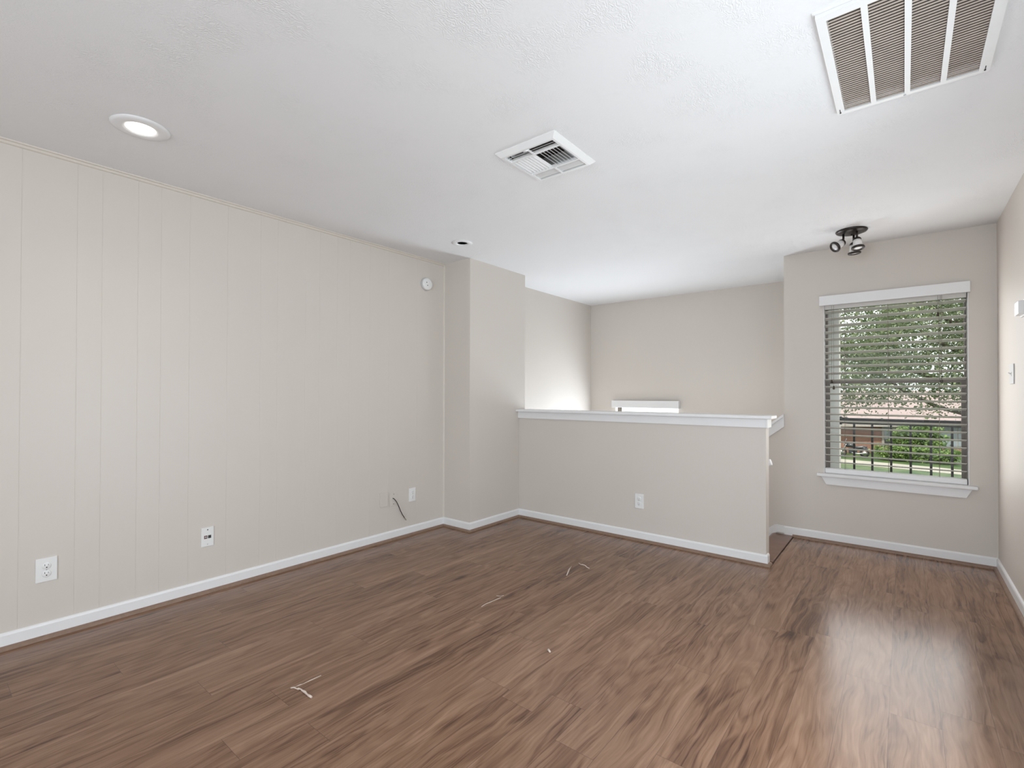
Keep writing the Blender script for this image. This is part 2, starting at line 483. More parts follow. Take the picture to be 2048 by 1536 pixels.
# sloped white cap of the stair knee wall
t = structure(MB().prism([(XK, 1.032), (XK, 1.056), (-3.0, zk(-3.0, 1.056)), (-3.0, zk(-3.0, 1.032))], 'y', YW - .03, YW + .13).build('trim_2', M_WHITE))
MB().prism([(XK, 0.945), (XK, 1.032), (-3.0, zk(-3.0, 1.032)), (-3.0, zk(-3.0, 0.945))], 'y', YW - .014, YW).build('apron', M_WHITE, t)
# ceiling moulding on the panelled wall and the corner strip
structure(MB().prism([(XL, H), (XL + .018, H), (XL + .016, H - .006), (XL + .009, H - .010), (XL + .007, H - .020), (XL, H - .024)], 'y', YR, YC).build('trim_3', M_TRIMPAINT))
structure(MB().prism([(XL, YC), (XL + .012, YC), (XL + .008, YC - .008), (XL, YC - .012)], 'z', 0.08, H - .02).build('trim_4', M_TRIMPAINT))

def baseboard(name, p0, p1, nrm, z0=0.0, h=0.079, t=0.012, e0=0, e1=0):
    """skirting with an eased top edge running from p0 to p1 on a wall whose room side is nrm"""
    d = (Vector(p1) - Vector(p0)); L = d.length; d.normalize()
    n = Vector(nrm)
    prof = [(0, z0), (t, z0), (t, z0 + h - .012), (t * .75, z0 + h - .004), (t * .35, z0 + h), (0, z0 + h)]
    mb = MB()
    A = [mb.bm.verts.new((p0[0] + n.x * a - d.x * e0 * a, p0[1] + n.y * a - d.y * e0 * a, z)) for a, z in prof]
    B = [mb.bm.verts.new((p1[0] + n.x * a + d.x * e1 * a, p1[1] + n.y * a + d.y * e1 * a, z)) for a, z in prof]
    k = len(prof)
    mb.bm.faces.new(A); mb.bm.faces.new(B[::-1])
    for i in range(k): mb.bm.faces.new((A[i], A[(i + 1) % k], B[(i + 1) % k], B[i]))
    return structure(mb.build(name, M_WHITE))

def shoe(name, p0, p1, nrm, e0=0, e1=0, t0=0.012, r=0.019, z0=0.0):
    d = (Vector(p1) - Vector(p0)).normalized(); n = Vector(nrm)
    prof = [(t0, z0)] + [(t0 + r * math.cos(a), z0 + r * math.sin(a)) for a in [i * math.pi / 12 for i in range(7)]]
    mb = MB()
    A = [mb.bm.verts.new((p0[0] + n.x * a - d.x * e0 * a, p0[1] + n.y * a - d.y * e0 * a, z)) for a, z in prof]
    B = [mb.bm.verts.new((p1[0] + n.x * a + d.x * e1 * a, p1[1] + n.y * a + d.y * e1 * a, z)) for a, z in prof]
    k = len(prof)
    mb.bm.faces.new(A); mb.bm.faces.new(B[::-1])
    for i in range(k): mb.bm.faces.new((A[i], A[(i + 1) % k], B[(i + 1) % k], B[i]))
    return structure(mb.build(name, M_SHOE))

runs = [('left', (XL, YR), (XL, YC), (1, 0), 0, -1),
        ('column_face', (XL, YC), (XC, YC), (0, -1), -1, 1),
        ('column_side', (XC, YC), (XC, YH), (1, 0), 1, -1),
        ('half_wall', (XC, YH), (XE, YH), (0, -1), -1, 1),
        ('half_wall_end', (XE, YH), (XE, YH + .055), (1, 0), 1, 0),
        ('front', (XW, YW), (XR, YW), (0, -1), 0, -1),
        ('right', (XR, YR), (XR, YW), (-1, 0), 0, -1),
        ('rear', (XL, YR), (XR, YR), (0, 1), -1, -1)]
tn = 5
for nm, a, b, nr, e0, e1 in runs:
    baseboard('baseboard_' + nm, a, b, nr, e0=e0, e1=e1)
    if nm == 'front': a = (-0.752, YW)
    shoe('trim_%d' % tn, a, b, nr, e0=e0, e1=e1); tn += 1
# skirt board that turns the corner and follows the stairs down
SK = MB()
SK.prism([(XW, 0.079), (-0.872, 0.083), (-0.895, 0.076), (-0.915, 0.060), (-3.0, 0.060 + (-3.0 + 0.915) * SL), (-3.0, 0.060 + (-3.0 + 0.915) * SL - .20), (-0.93, -0.17), (-0.92, -0.06), (-0.895, 0.005), (-0.87, 0.020), (XW, 0.020)], 'y', YW - .013, YW)
structure(SK.build('baseboard_stair', M_WHITE))

# ------------------------------------------------------------------ staircase
st = empty('staircase', (-0.9, 4.4, 0), 'brown wood plank staircase going down behind the white capped half wall', 'staircase')
MB().prism([(-0.748, 0.0), (-0.748, 0.005), (-0.755, 0.008), (-0.895, 0.008), (-0.912, 0.000), (-0.916, -0.014), (-0.908, -0.026), (-0.88, -0.028), (-0.80, -0.028), (-0.80, 0.0)], 'y', YHB + .004, YW - .014).build('nosing', M_NOSE, st)
MB().box(-0.7475, -0.7405, YHB - .045, YW - .014, -0.001, 0.0012).build('nosing_shadow', M_NOSE_SHADOW, st)  # dark strip painting the shadow line along the nosing edge
nst, rise, run = 8, -LOW / 8, 0.245
for i in range(nst):
    x = -0.885 - i * run
    MB().box(x - .02, x, YHB + .004, YW - .014, -(i + 1) * rise, -i * rise - .028).build('riser', M_WHITE, st)
    if i < nst - 1:
        MB().box(x - run - .03, x, YHB + .004, YW - .014, -(i + 1) * rise - .028, -(i + 1) * rise, bevel=.006).build('tread', M_FLOOR, st)

hr = empty('handrail', (-0.80, YHB + .07, 0.72), 'white sloping handrail fixed to the stair side of the half wall', 'handrail')
hp = [(-0.771, YHB + .075, 0.722), (-0.80, YHB + .075, 0.712), (-0.86, YHB + .075, 0.675), (-2.6, YHB + .075, 0.675 - 1.74 * SL)]
MB().tube(hp, 0.024, 14).build('rail', M_WHITE, hr)
for x in (-1.05, -1.9):
    z = 0.675 + (x + .86) * SL
    MB().tube([(x, YHB - .001, z - .07), (x, YHB + .04, z - .06), (x, YHB + .07, z - .02)], 0.007, 8).build('bracket', M_WHITE, hr)

# ------------------------------------------------------------------ windows
def sash_window(name, x0, x1, z0, z1, y0, y1, zm, mat):
    w = structure(empty(name, ((x0 + x1) / 2, y0, z0)))
    f = .022
    fb = MB().box(x0, x0 + f, y0, y1, z0, z1).box(x1 - f + .006, x1, y0, y1, z0, z1).box(x0 + f, x1 - f, y0, y1, z1 - f, z1).box(x0 + f, x1 - f, y0, y1, z0, z0 + f)
    fb.build('frame', mat, w)
    ym = (y0 + y1) / 2
    MB().box(x0 + f, x1 - f, y0 + .004, y1 - .004, zm - .017, zm + .017).build('meeting_rail', mat, w)
    s = .012
    lo = MB().box(x0 + f, x0 + f + s, y0 + .006, ym, z0 + f, zm).box(x1 - f - s, x1 - f + .006, y0 + .006, ym, z0 + f, zm).box(x0 + f + s, x1 - f - s, y0 + .006, ym, z0 + f, z0 + f + .02)
    lo.build('lower_sash', mat, w)
    MB().box(x0 + f, x1 - f, ym - .010, ym - .006, z0 + f, zm).build('pane', M_GLASS, w)
    MB().box(x0 + f, x1 - f, ym + .006, ym + .010, zm, z1 - f).build('pane', M_GLASS, w)
    return w

w1 = sash_window('window_1', -0.522, 0.368, 0.565, 1.985, YW + .092, YW + .145, 1.336, M_FRAME)
MB().box(-0.570, 0.412, YW - .045, YW, 0.545, 0.571, bevel=.007).box(-0.5215, 0.3675, YW - .005, YW + .092, 0.5655, 0.571).build('sill', M_WHITE, w1)
MB().box(-0.5218, -0.5175, YW + .001, YW + .092, 0.571, 1.984).box(0.3635, 0.3678, YW + .001, YW + .092, 0.571, 1.984).box(-0.5175, 0.3635, YW + .001, YW + .092, 1.980, 1.984).build('jamb_liner', M_WHITE, w1)
MB().prism([(-0.540, 0.545), (0.383, 0.545), (0.350, 0.480), (-0.505, 0.480)], 'y', YW - .018, YW).build('sill_apron', M_WHITE, w1)
sash_window('window_2', -2.975, -2.135, -0.42, 1.078, YB + .075, YB + .14, 0.32, M_FRAME)
sash_window('added_window', -1.5, 0.3, 0.4, 2.2, YR - .10, YR - .04, 1.3, M_FRAME)  # unseen window added around the rear fill lamp

# glazed door added out of view in the right wall, behind the fill lamp
dr = structure(empty('added_door', (XR + .06, 1.55, 0.1)))
db = MB()
for y0_, y1_ in ((0.75, 0.83), (1.51, 1.59), (2.27, 2.35)): db.box(XR + .03, XR + .09, y0_, y1_, 0.10, 2.06)
for y0_, y1_ in ((0.83, 1.51), (1.59, 2.27)): db.box(XR + .03, XR + .09, y0_, y1_, 0.10, 0.18).box(XR + .03, XR + .09, y0_, y1_, 1.98, 2.06)
db.build('frame', M_FRAME, dr)
for y0_, y1_ in ((0.83, 1.51), (1.59, 2.27)): MB().box(XR + .058, XR + .062, y0_, y1_, 0.18, 1.98).build('pane', M_GLASS, dr)

# ------------------------------------------------------------------ blinds
bl = empty('window_blind', (-0.077, YW + .04, 0.6), 'open off-white slatted blind under a white valance in the garden-view window', 'blind')
MB().box(-0.549, 0.376, YW - .040, YW - .028, 1.966, 2.046, bevel=.003).box(-0.549, -0.538, YW - .028, YW - .001, 1.966, 2.046).box(0.365, 0.376, YW - .028, YW - .001, 1.966, 2.046).build('valance', M_WHITE, bl)
MB().box(-0.516, 0.358, YW + .018, YW + .072, 1.938, 1.980).build('headrail', M_SLAT, bl)
TILT = math.radians(13.5)
sl_me = None
for i in range(23):
    z = 1.916 - 0.0570 * i
    if sl_me is None:
        s = MB().box(-0.515, 0.357, -0.031, 0.031, -0.0017, 0.0017, bevel=.0008)
        bmesh.ops.rotate(s.bm, cent=(0, 0, 0), matrix=Matrix.Rotation(-TILT, 3, 'X'), verts=s.bm.verts)
        bmesh.ops.translate(s.bm, vec=(0, YW + .045, z), verts=s.bm.verts)
        first = s.build('slat', M_SLAT, bl)
        sl_me = first
    else:
        o = first.copy(); COL.objects.link(o); attach(o, bl)
        o.location = (0, 0, -0.0570 * i)
MB().box(-0.517, 0.359, YW + .008, YW + .072, 0.5715, 0.612, bevel=.007).build('bottom_rail', M_WHITE, bl)
for x in (-0.378, -0.095, 0.208):
    for yy in (YW + .0125, YW + .0775):
        MB().tube([(x, yy, 1.94), (x, yy, 0.60)], 0.0011, 6).build('ladder_cord', M_CORD, bl)
tassel_prof = [(0.0015, 0.014), (0.004, 0.012), (0.0065, 0.002), (0.0085, -0.012), (0.0075, -0.016), (0.0, -0.017)]
for x, z in ((-0.466, 1.335), (-0.452, 1.285), (0.201, 1.829)):
    c = MB().tube([(x, YW + .004, 1.966), (x, YW + .004, z + .01)], 0.0010, 6).build('lift_cord', M_CORD, bl)
    MB().lathe(tassel_prof, (x, YW + .004, z)).build('tassel', M_TASSEL, c)
c = MB().tube([(0.222, YW + .003, 1.966), (0.222, YW + .003, 1.336)], 0.0010, 6).tube([(0.214, YW + .003, 1.966), (0.219, YW + .003, 1.336)], 0.0010, 6).build('lift_cord', M_CORD, bl)
MB().box(0.2125, 0.2275, YW - .003, YW + .009, 1.313, 1.337, bevel=.003).build('cord_condenser', M_TASSEL, c)

b2 = empty('window_blind', (-2.56, YB - .02, 1.08), 'white blind valance glowing on the stairwell back wall above the half wall', 'blind')
MB().box(-3.002, -2.112, YB - .062, YB - .050, 1.054, 1.145, bevel=.003).box(-3.002, -2.991, YB - .050, YB - .001, 1.054, 1.145).box(-2.123, -2.112, YB - .050, YB - .001, 1.054, 1.145).build('valance', M_WHITE, b2)
MB().box(-2.965, -2.145, YB - .045, YB - .004, 1.062, 1.102).build('headrail', M_SLAT, b2)

# ------------------------------------------------------------------ ceiling fixtures
def downlight(x, y, r_out, r_in, label, lit):
    d = empty('recessed_light', (x, y, H), label, 'ceiling light', 'round recessed lights beside the panelled wall')
    MB().lathe([(r_in, 0.0), (r_out, 0.0), (r_out, -0.003), (r_out - .012, -0.009), (r_in + .012, -0.010), (r_in, -0.006), (r_in, 0.0)], (x, y, H), seg=48).build('trim_ring', M_WHITE, d)
    if lit:
        MB().lathe([(r_in - .001, 0.012), (r_in - .001, -0.004), (r_in * .6, -0.006), (0, -0.006)], (x, y, H), seg=40).build('lens', M_LAMP, d)
    else:
        MB().lathe([(r_in - .004, 0.0), (r_in - .008, 0.03), (r_in - .010, 0.09), (0, 0.09), (0, 0.094), (r_in - .006, 0.094), (r_in, 0.03), (r_in, 0.0), (r_in - .004, 0.0)], (x, y, H), seg=40).build('reflector', M_PLATEGREY, d)
        MB().lathe([(0, 0.030), (0.020, 0.032), (0.030, 0.045), (0.024, 0.070), (0.014, 0.088), (0, 0.088)], (x, y, H), seg=28).build('bulb', M_DARK, d)
    return d
downlight(-2.722, 0.668, 0.112, 0.058, 'lit round recessed ceiling light with white trim, nearest the viewer', True)
downlight(-2.765, 2.800, 0.083, 0.042, 'unlit round recessed ceiling light with a dark opening, near the column', False)
light('recessed_lamp', 'SPOT', (-2.722, 0.668, H - .02), 4, (1.0, 0.90, 0.76), aim=(0, 0, -1), spot_size=math.radians(125), spot_blend=0.8, shadow_soft_size=0.05)

rg = empty('ceiling_vent', (-1.43, 2.055, H), 'square white supply register with slats in four directions, mid ceiling', 'air vent')
rb = MB()
o0, o1 = (-1.610, -1.250, 1.862, 2.248), (-1.578, -1.282, 1.894, 2.216)
# flange: sloped ring
def ring(mb, a, b, za, zb):
    va = [mb.bm.verts.new(p) for p in ((a[0], a[2], za), (a[1], a[2], za), (a[1], a[3], za), (a[0], a[3], za))]
    vb = [mb.bm.verts.new(p) for p in ((b[0], b[2], zb), (b[1], b[2], zb), (b[1], b[3], zb), (b[0], b[3], zb))]
    for i in range(4): mb.bm.faces.new((va[i], va[(i + 1) % 4], vb[(i + 1) % 4], vb[i]))
    return va, vb
def ring_solid(mb, levels):
    loops = []
    for (a, z) in levels:
        loops.append([mb.bm.verts.new(p) for p in ((a[0], a[2], z), (a[1], a[2], z), (a[1], a[3], z), (a[0], a[3], z))])
    k = len(loops)
    for q in range(k):
        A, B = loops[q], loops[(q + 1) % k]
        for i in range(4): mb.bm.faces.new((A[i], A[(i + 1) % 4], B[(i + 1) % 4], B[i]))
def inset(a, d): return (a[0] + d, a[1] - d, a[2] + d, a[3] - d)
ring_solid(rb, [(o0, H), (o0, H - .004), (inset(o0, .022), H - .022), (inset(o0, .034), H - .022), (inset(o0, .034), H + .02), (inset(o0, .044), H + .02), (inset(o0, .044), H)])
rb.build('flange', M_VENTWHITE, rg)
xi0, xi1, yi0, yi1 = -1.576, -1.284, 1.896, 2.214
def slat_x(y, ang, parent=rg, mat=M_VENTWHITE, x0=xi0, x1=xi1, w=.017, z=H - .012):
    m = MB().box(x0, x1, y - w / 2, y + w / 2, z - .0006, z + .0006, rot=None)
    bmesh.ops.rotate(m.bm, cent=(0, y, z), matrix=Matrix.Rotation(ang, 3, 'X'), verts=m.bm.verts)
    return m.build('slat', mat, parent)
def slat_y(x, ang, y0, y1, w=.017, z=H - .012):
    m = MB().box(x - w / 2, x + w / 2, y0, y1, z - .0006, z + .0006)
    bmesh.ops.rotate(m.bm, cent=(x, 0, z), matrix=Matrix.Rotation(ang, 3, 'Y'), verts=m.bm.verts)
    return m.build('slat', M_VENTWHITE, rg)
for y in (1.912, 1.930, 1.947): slat_x(y, math.radians(40), w=.012)
for y in (2.146, 2.163, 2.180, 2.197): slat_x(y, math.radians(-38))
for k in range(7): slat_y(-1.566 + k * .019, math.radians(-32), 1.965, 2.133, w=.0165)
for k in range(7): slat_y(-1.412 + k * .019, math.radians(48), 1.965, 2.133)
for dv in ((xi0, xi1, 1.956, 1.964, H - .022, H - .004), (xi0, xi1, 2.134, 2.141, H - .022, H - .004), (-1.436, -1.428, yi0, 1.957, H - .023, H - .017), (-1.436, -1.428, 2.140, yi1, H - .023, H - .017)):
    MB().box(*dv).build('divider', M_VENTWHITE, rg)
MB().tube([(-1.455, 1.899, H - .024), (-1.425, 1.899, H - .024)], .004, 8).build('lever', M_VENTWHITE, rg)
MB().box(xi0 + .012, xi1 - .012, yi0, yi1, H + .095, H + .105).build('duct_box', M_DUCT, rg)
MB().lathe([(0, -.0005), (.003, -.0005), (.003, .002), (0, .002)], (-1.268, 2.03, H - .0105)).build('screw', M_DARK, rg)

ra = empty('return_air_grille', (0.015, 2.16, H), 'large white return air grille with four dusty louvred panels', 'air vent')
gx0, gx1, gy0, gy1 = -0.217, 0.252, 1.812, 2.500
gm = MB()
pw, bar, mg = 0.0896, 0.0175, 0.0270
panels = []
x = gx0 + mg
for k in range(4):
    panels.append((x, x + pw)); x += pw + bar
zf0, zf1 = H - .018, H - .006
gm.box(gx0, panels[0][0], gy0, gy1, zf0, zf1).box(panels[3][1], gx1, gy0, gy1, zf0, zf1)
gm.box(panels[0][0], panels[3][1], gy0, gy0 + .030, zf0, zf1).box(panels[0][0], panels[3][1], gy1 - .020, gy1, zf0, zf1)
for k in range(3): gm.box(panels[k][1], panels[k + 1][0], gy0 + .030, gy1 - .020, zf0, zf1)
gm.build('door_frame', M_VENTWHITE, ra)
ob = MB()
ring_solid(ob, [((gx0 - .008, gx1 + .008, gy0 - .008, gy1 + .008), H), ((gx0 - .008, gx1 + .008, gy0 - .008, gy1 + .008), H - .004), ((gx0 + .004, gx1 - .004, gy0 + .004, gy1 - .004), H - .006), ((gx0 + .02, gx1 - .02, gy0 + .03, gy1 - .02), H - .006), ((gx0 + .02, gx1 - .02, gy0 + .03, gy1 - .02), H)])
ob.build('ceiling_frame', M_VENTWHITE, ra)
NL = 42
for (a, b) in panels:
    lm = MB()
    for i in range(NL):
        y = gy0 + .030 + (i + .5) * (gy1 - gy0 - .05) / NL
        q = MB.box(lm, a, b, y - .0031, y + .0031, H - .0125, H - .0119, rot=Matrix.Rotation(math.radians(-15), 3, 'X'))
    lm.build('louver_panel', M_FILTER, ra)
MB().box(-0.186, 0.222, 1.854, 2.466, H + .012, H + .02).build('filter', M_DUCT, ra)
for x in (gx0 + .012, gx1 - .014):
    MB().box(x - .0012, x + .0012, gy1 - .045, gy1 - .018, H - .0195, H - .018).lathe([(0, -.0005), (.003, -.0005), (.003, .002), (0, .002)], (x, gy1 - .017, H - .020)).build('latch', M_DARK, ra)
MB().lathe([(0, 0), (.004, 0), (.004, -.002), (0, -.003)], (0.008, gy1 - .008, H - .018)).build('screw', M_PLATEGREY, ra)

# three-head ceiling spotlight
sp = empty('ceiling_spotlight', (-0.297, 4.378, H), 'dark bronze ceiling spotlight with three frosted heads near the window', 'ceiling light')
MB().lathe([(0.0, 0.0), (0.098, 0.0), (0.100, -0.006), (0.094, -0.014), (0.070, -0.022), (0.035, -0.028), (0.0, -0.029)], (-0.297, 4.378, H), seg=48).build('canopy', M_BRONZE, sp)
MB().lathe([(0, 0), (.006, 0), (.005, -.010), (0, -.012)], (-0.297, 4.378, H - .027)).build('screw', M_DARK, sp)
def head(stem_xy, piv, d):
    piv = Vector(piv); d = Vector(d).normalized()
    s = MB().tube([(stem_xy[0], stem_xy[1], H - .018), (stem_xy[0], stem_xy[1], piv.z + .03), tuple(piv)], .0075, 10).build('stem', M_BRONZE, sp)
    h = MB().lathe([(0, -.010), (.012, -.010), (.022, -.004), (.026, .004), (.027, .012), (0, .012)], piv, d).build('socket', M_BRONZE, sp)
    MB().lathe([(0, .010), (.025, .010), (.027, .03), (.032, .062), (.034, .068), (0, .068)], piv, d).build('shade', M_FROST, h)
    MB().lathe([(.030, .066), (.041, .066), (.042, .074), (.038, .080), (.030, .080), (.030, .066)], piv, d).build('rim', M_BRONZE, h)
    MB().lathe([(0, .067), (.031, .067), (.030, .073), (.012, .077), (0, .077)], piv, d).build('bulb', M_BULB, h)
head((-0.346, 4.365), (-0.349, 4.358, 2.358), (-0.62, -0.58, -0.53))
head((-0.262, 4.340), (-0.262, 4.338, 2.362), (0.10, -0.20, -1.0))
head((-0.287, 4.432), (-0.287, 4.432, 2.355), (0.05, 0.06, -1.0))

# ------------------------------------------------------------------ wall devices
AX = {'left': (Vector((XL, 0, 0)), Vector((0, 1, 0)), Vector((1, 0, 0))),
      'half': (Vector((0, YH, 0)), Vector((1, 0, 0)), Vector((0, -1, 0))),
      'right': (Vector((XR, 0, 0)), Vector((0, -1, 0)), Vector((-1, 0, 0)))}
class Face:
    """local frame on a wall: u along, z up, n out"""
    def __init__(self, wall, u, z):
        self.o, self.u, self.n = AX[wall]
        self.c = self.o + Vector((abs(self.u.x), abs(self.u.y), 0)) * u + Vector((0, 0, z))
    def p(self, a, b, h): return self.c + self.u * a + Vector((0, 0, b)) + self.n * h
    def box(self, mb, a0, a1, b0, b1, h0, h1, bevel=0):
        p, q = self.p(a0, b0, h0), self.p(a1, b1, h1)
        return mb.box(min(p.x, q.x), max(p.x, q.x), min(p.y, q.y), max(p.y, q.y), min(p.z, q.z), max(p.z, q.z), bevel=bevel)

def duplex(wall, u, z, w, h, label):
    f = Face(wall, u, z)
    e = empty('wall_outlet', f.c, label, 'outlet', 'white wall outlets')
    f.box(MB(), -w / 2, w / 2, -h / 2, h / 2, 0, .006, bevel=.0025).build('cover_plate', M_PLATE, e)
    for s in (1, -1):
        b = s * .0195
        r = MB()
        r.lathe([(0, .0), (.0172, .0), (.0172, .0024), (.0155, .0032), (0, .0032)], f.p(0, b, .0055), f.n, seg=28).build('receptacle', M_PLATE, e)
        k = MB()
        f.box(k, -.0075, -.0055, b + .001, b + .009, .0080, .0091)
        f.box(k, .0055, .0072, b + .002, b + .0085, .0080, .0091)
        k.lathe([(0, 0), (.0028, 0), (.0028, .0006), (0, .0006)], f.p(0, b - .0072, .0086), f.n, seg=12)
        k.build('slots', M_DARK, e)
    MB().lathe([(0, 0), (.003, 0), (.0025, .0012), (0, .0015)], f.p(0, 0, .006), f.n, seg=12).build('screw', M_PLATEGREY, e)
    return e
duplex('left', 0.452, 0.340, 0.080, 0.118, 'oversized white duplex outlet low on the panelled wall, far left')
duplex('left', 2.782, 0.345, 0.072, 0.116, 'white duplex outlet on the panelled wall beside the dangling black cable')
duplex('half', -1.732, 0.329, 0.078, 0.122, 'white duplex outlet low on the half wall')

f = Face('left', 1.176, 0.340)
e = empty('wall_plate', f.c, 'white wall plate with two small dark data jacks on the panelled wall', 'wall plate')
f.box(MB(), -.035, .035, -.058, .058, 0, .006, bevel=.0025).build('cover_plate', M_PLATE, e)
for a, mt in ((-.0105, M_JACKR), (.0110, M_JACKG)):
    j = f.box(MB(), a - .0088, a + .0088, -.0095, .0095, .004, .0072, bevel=.001).build('jack', mt, e)
    k = MB(); f.box(k, a - .0055, a + .0055, -.003, .0015, .0070, .0078); f.box(k, a - .004, a + .004, .003, .005, .0070, .0078)
    k.build('contacts', M_PLATEGREY if mt is M_JACKR else M_DARK, j)
for b, mt in ((.044, M_DARK), (-.044, M_PLATEGREY)):
    MB().lathe([(0, 0), (.0035, 0), (.003, .0015), (0, .0018)], f.p(0, b, .006), f.n, seg=12).build('screw', mt, e)

f = Face('left', 2.483, 0.350)
e = empty('wall_plate', f.c, 'blank wall plate painted the wall colour, left of the cable plate', 'wall plate')
f.box(MB(), -.038, .038, -.058, .058, 0, .010, bevel=.0025).build('cover_plate', M_PANEL, e)
f = Face('left', 2.582, 0.340)
e = empty('wall_plate', f.c, 'wall plate painted the wall colour with a black cable coming out of it', 'wall plate')
f.box(MB(), -.038, .038, -.058, .058, 0, .006, bevel=.0025).build('cover_plate', M_PANEL, e)
for b in (.041, -.041):
    MB().lathe([(0, 0), (.0032, 0), (.003, .0015), (0, .0018)], f.p(0, b, .006), f.n, seg=12).build('screw', M_DARK, e)
cb = tag(empty('coaxial_cable', f.p(0, .005, .006)), 'short black cable dangling from the painted wall plate', 'cable')
cp = [(XL + .004, 2.572, .348), (XL + .016, 2.578, .344), (XL + .022, 2.597, .319), (XL + .024, 2.618, .280), (XL + .024, 2.638, .236), (XL + .023, 2.660, .197), (XL + .021, 2.684, .166)]
MB().tube(cp, .0034, 10).build('sheath', M_COAX, cb)
MB().tube([(XL + .021, 2.683, .167), (XL + .020, 2.692, .156)], .0042, 10).tube([(XL + .020, 2.692, .156), (XL + .019, 2.703, .142)], .0036, 10).build('connector', M_BRASS, cb)

f = Face('left', 2.930, 2.210)
e = empty('smoke_alarm', f.c, 'round white alarm high on the panelled wall near the column', 'alarm')
MB().lathe([(0, 0), (.058, 0), (.058, .010), (0, .010)], f.c, f.n, seg=40).build('mounting_base', M_PLATEGREY, e)
MB().lathe([(0, .008), (.054, .008), (.055, .022), (.051, .032), (.040, .036), (0, .037)], f.c, f.n, seg=40).build('cover', M_PLATE, e)
k = MB()
for a, b in ((-.020, .010), (-.010, -.016)):
    k.lathe([(0, 0), (.0045, 0), (.0045, .001), (0, .001)], f.p(a, b, .0365), f.n, seg=12)
k.build('button', M_DARK, e)

f = Face('right', 3.84, 1.702)
e = empty('thermostat', f.c, 'white box thermostat on the right wall at the edge of the picture', 'thermostat')
f.box(MB(), -.066, .066, -.045, .045, 0, .006, bevel=.002).build('back_plate', M_PLATE, e)
f.box(MB(), -.060, .060, -.036, .036, .006, .030, bevel=.004).build('housing', M_PLATE, e)
k = MB(); f.box(k, -.040, -.034, .004, .010, .0295, .0305); f.box(k, -.040, -.034, -.010, -.004, .0295, .0305); k.build('vent_hole', M_PLATEGREY, e)
f = Face('right', 4.210, 1.352)
e = empty('light_switch', f.c, 'white toggle light switch on the right wall below the thermostat', 'light switch')
f.box(MB(), -.068, .068, -.060, .060, 0, .006, bevel=.002).build('cover_plate', M_PLATEGREY, e)
f.box(MB(), -.006, .006, -.012, .012, .005, .008).build('collar', M_PLATE, e)
MB().tube([f.p(0, 0, .006), f.p(0, .004, .012), f.p(0, .009, .020)], .004, 8, radii=[.0045, .004, .003]).build('toggle', M_PLATE, e)

# ------------------------------------------------------------------ scraps on the floor
def scrap(label, lines, r, kind='paint_scrap'):
    rnd = random.Random(len(label))
    mb = MB()
    for ln in lines:
        rr = [max(.0006, r * (.5 + rnd.random())) for _ in ln]
        mb.tube([(x, y, q * .9) for (x, y), q in zip(ln, rr)], r, 6, radii=rr)
    return tag(mb.build(kind, M_SCRAP), label, 'floor debris', 'pale scraps lying on the floor')
scrap('pale V-shaped scrap on the floor nearest the viewer', [[(-1.986, 1.012), (-1.978, 1.023), (-1.962, 1.026), (-1.954, 1.028), (-1.948, 1.035), (-1.931, 1.033), (-1.911, 1.034), (-1.891, 1.033), (-1.874, 1.032), (-1.859, 1.034)]], .0034)
scrap('thin pale thread beside the V-shaped scrap on the floor', [[(-1.983, 1.022), (-1.979, 1.049), (-1.977, 1.060), (-1.976, 1.088), (-1.975, 1.101), (-1.974, 1.141)]], .0013)
scrap('curved pale splinter on the floor in front of the half wall', [[(-1.776, 2.805), (-1.800, 2.862), (-1.823, 2.914), (-1.845, 2.979)]], .0030)
scrap('crumbled pale streak on the floor just behind the curved splinter', [[(-1.837, 3.063), (-1.815, 3.050), (-1.795, 3.050), (-1.776, 3.050), (-1.749, 3.027), (-1.724, 3.017)]], .0030)
scrap('straight pale sliver with forked tip, mid floor', [[(-1.897, 2.087), (-1.902, 2.128), (-1.897, 2.169), (-1.895, 2.213), (-1.890, 2.250)], [(-1.929, 2.257), (-1.907, 2.266), (-1.898, 2.287)]], .0018)
scrap('tiny white fleck on the floor, right of the other scraps', [[(-1.326, 1.931), (-1.309, 1.923)]], .0040)

# ------------------------------------------------------------------ outside
GZ = -3.60
g = structure(MB().box(-40, 40, 8, 110, GZ - .3, GZ).build('ground', M_GRASS))
pth = MB().prism([(-9, 42.0), (-4, 41.5), (1, 40.6), (6, 39.2), (6, 41.6), (1.5, 43.2), (-4, 44.2), (-9, 44.2)], 'z', GZ, GZ + .02).build('garden_path', M_PATH)
tag(pth, 'pale sunlit path across the lawn below the window', 'path')

# balcony railing
br = empty('balcony_railing', (-0.05, 5.97, 0), 'black iron balcony railing outside the window', 'railing')
MB().box(-0.45, 2.4, 5.945, 5.990, 0.932, 0.992, bevel=.005).build('top_rail', M_RAIL, br)
MB().box(-0.507, -0.49, 5.930, 6.005, 0.925, 1.005).box(-0.49, -0.44, 5.940, 5.995, 0.934, 0.996).build('wall_bracket', M_RAIL, br)
MB().box(-0.50, 2.4, 5.950, 5.985, 0.02, 0.05).build('bottom_rail', M_RAIL, br)
bal = MB().box(-0.398, -0.380, 5.959, 5.977, 0.04, 0.945).build('baluster', M_RAIL, br)
for k in range(1, 18):
    o = bal.copy(); COL.objects.link(o); attach(o, br); o.location = (0.1462 * k, 0, 0)
deck = structure(MB().box(-0.507, 2.6, YW + .15, 6.05, -0.25, -0.10).build('balcony_deck', M_SIDING))

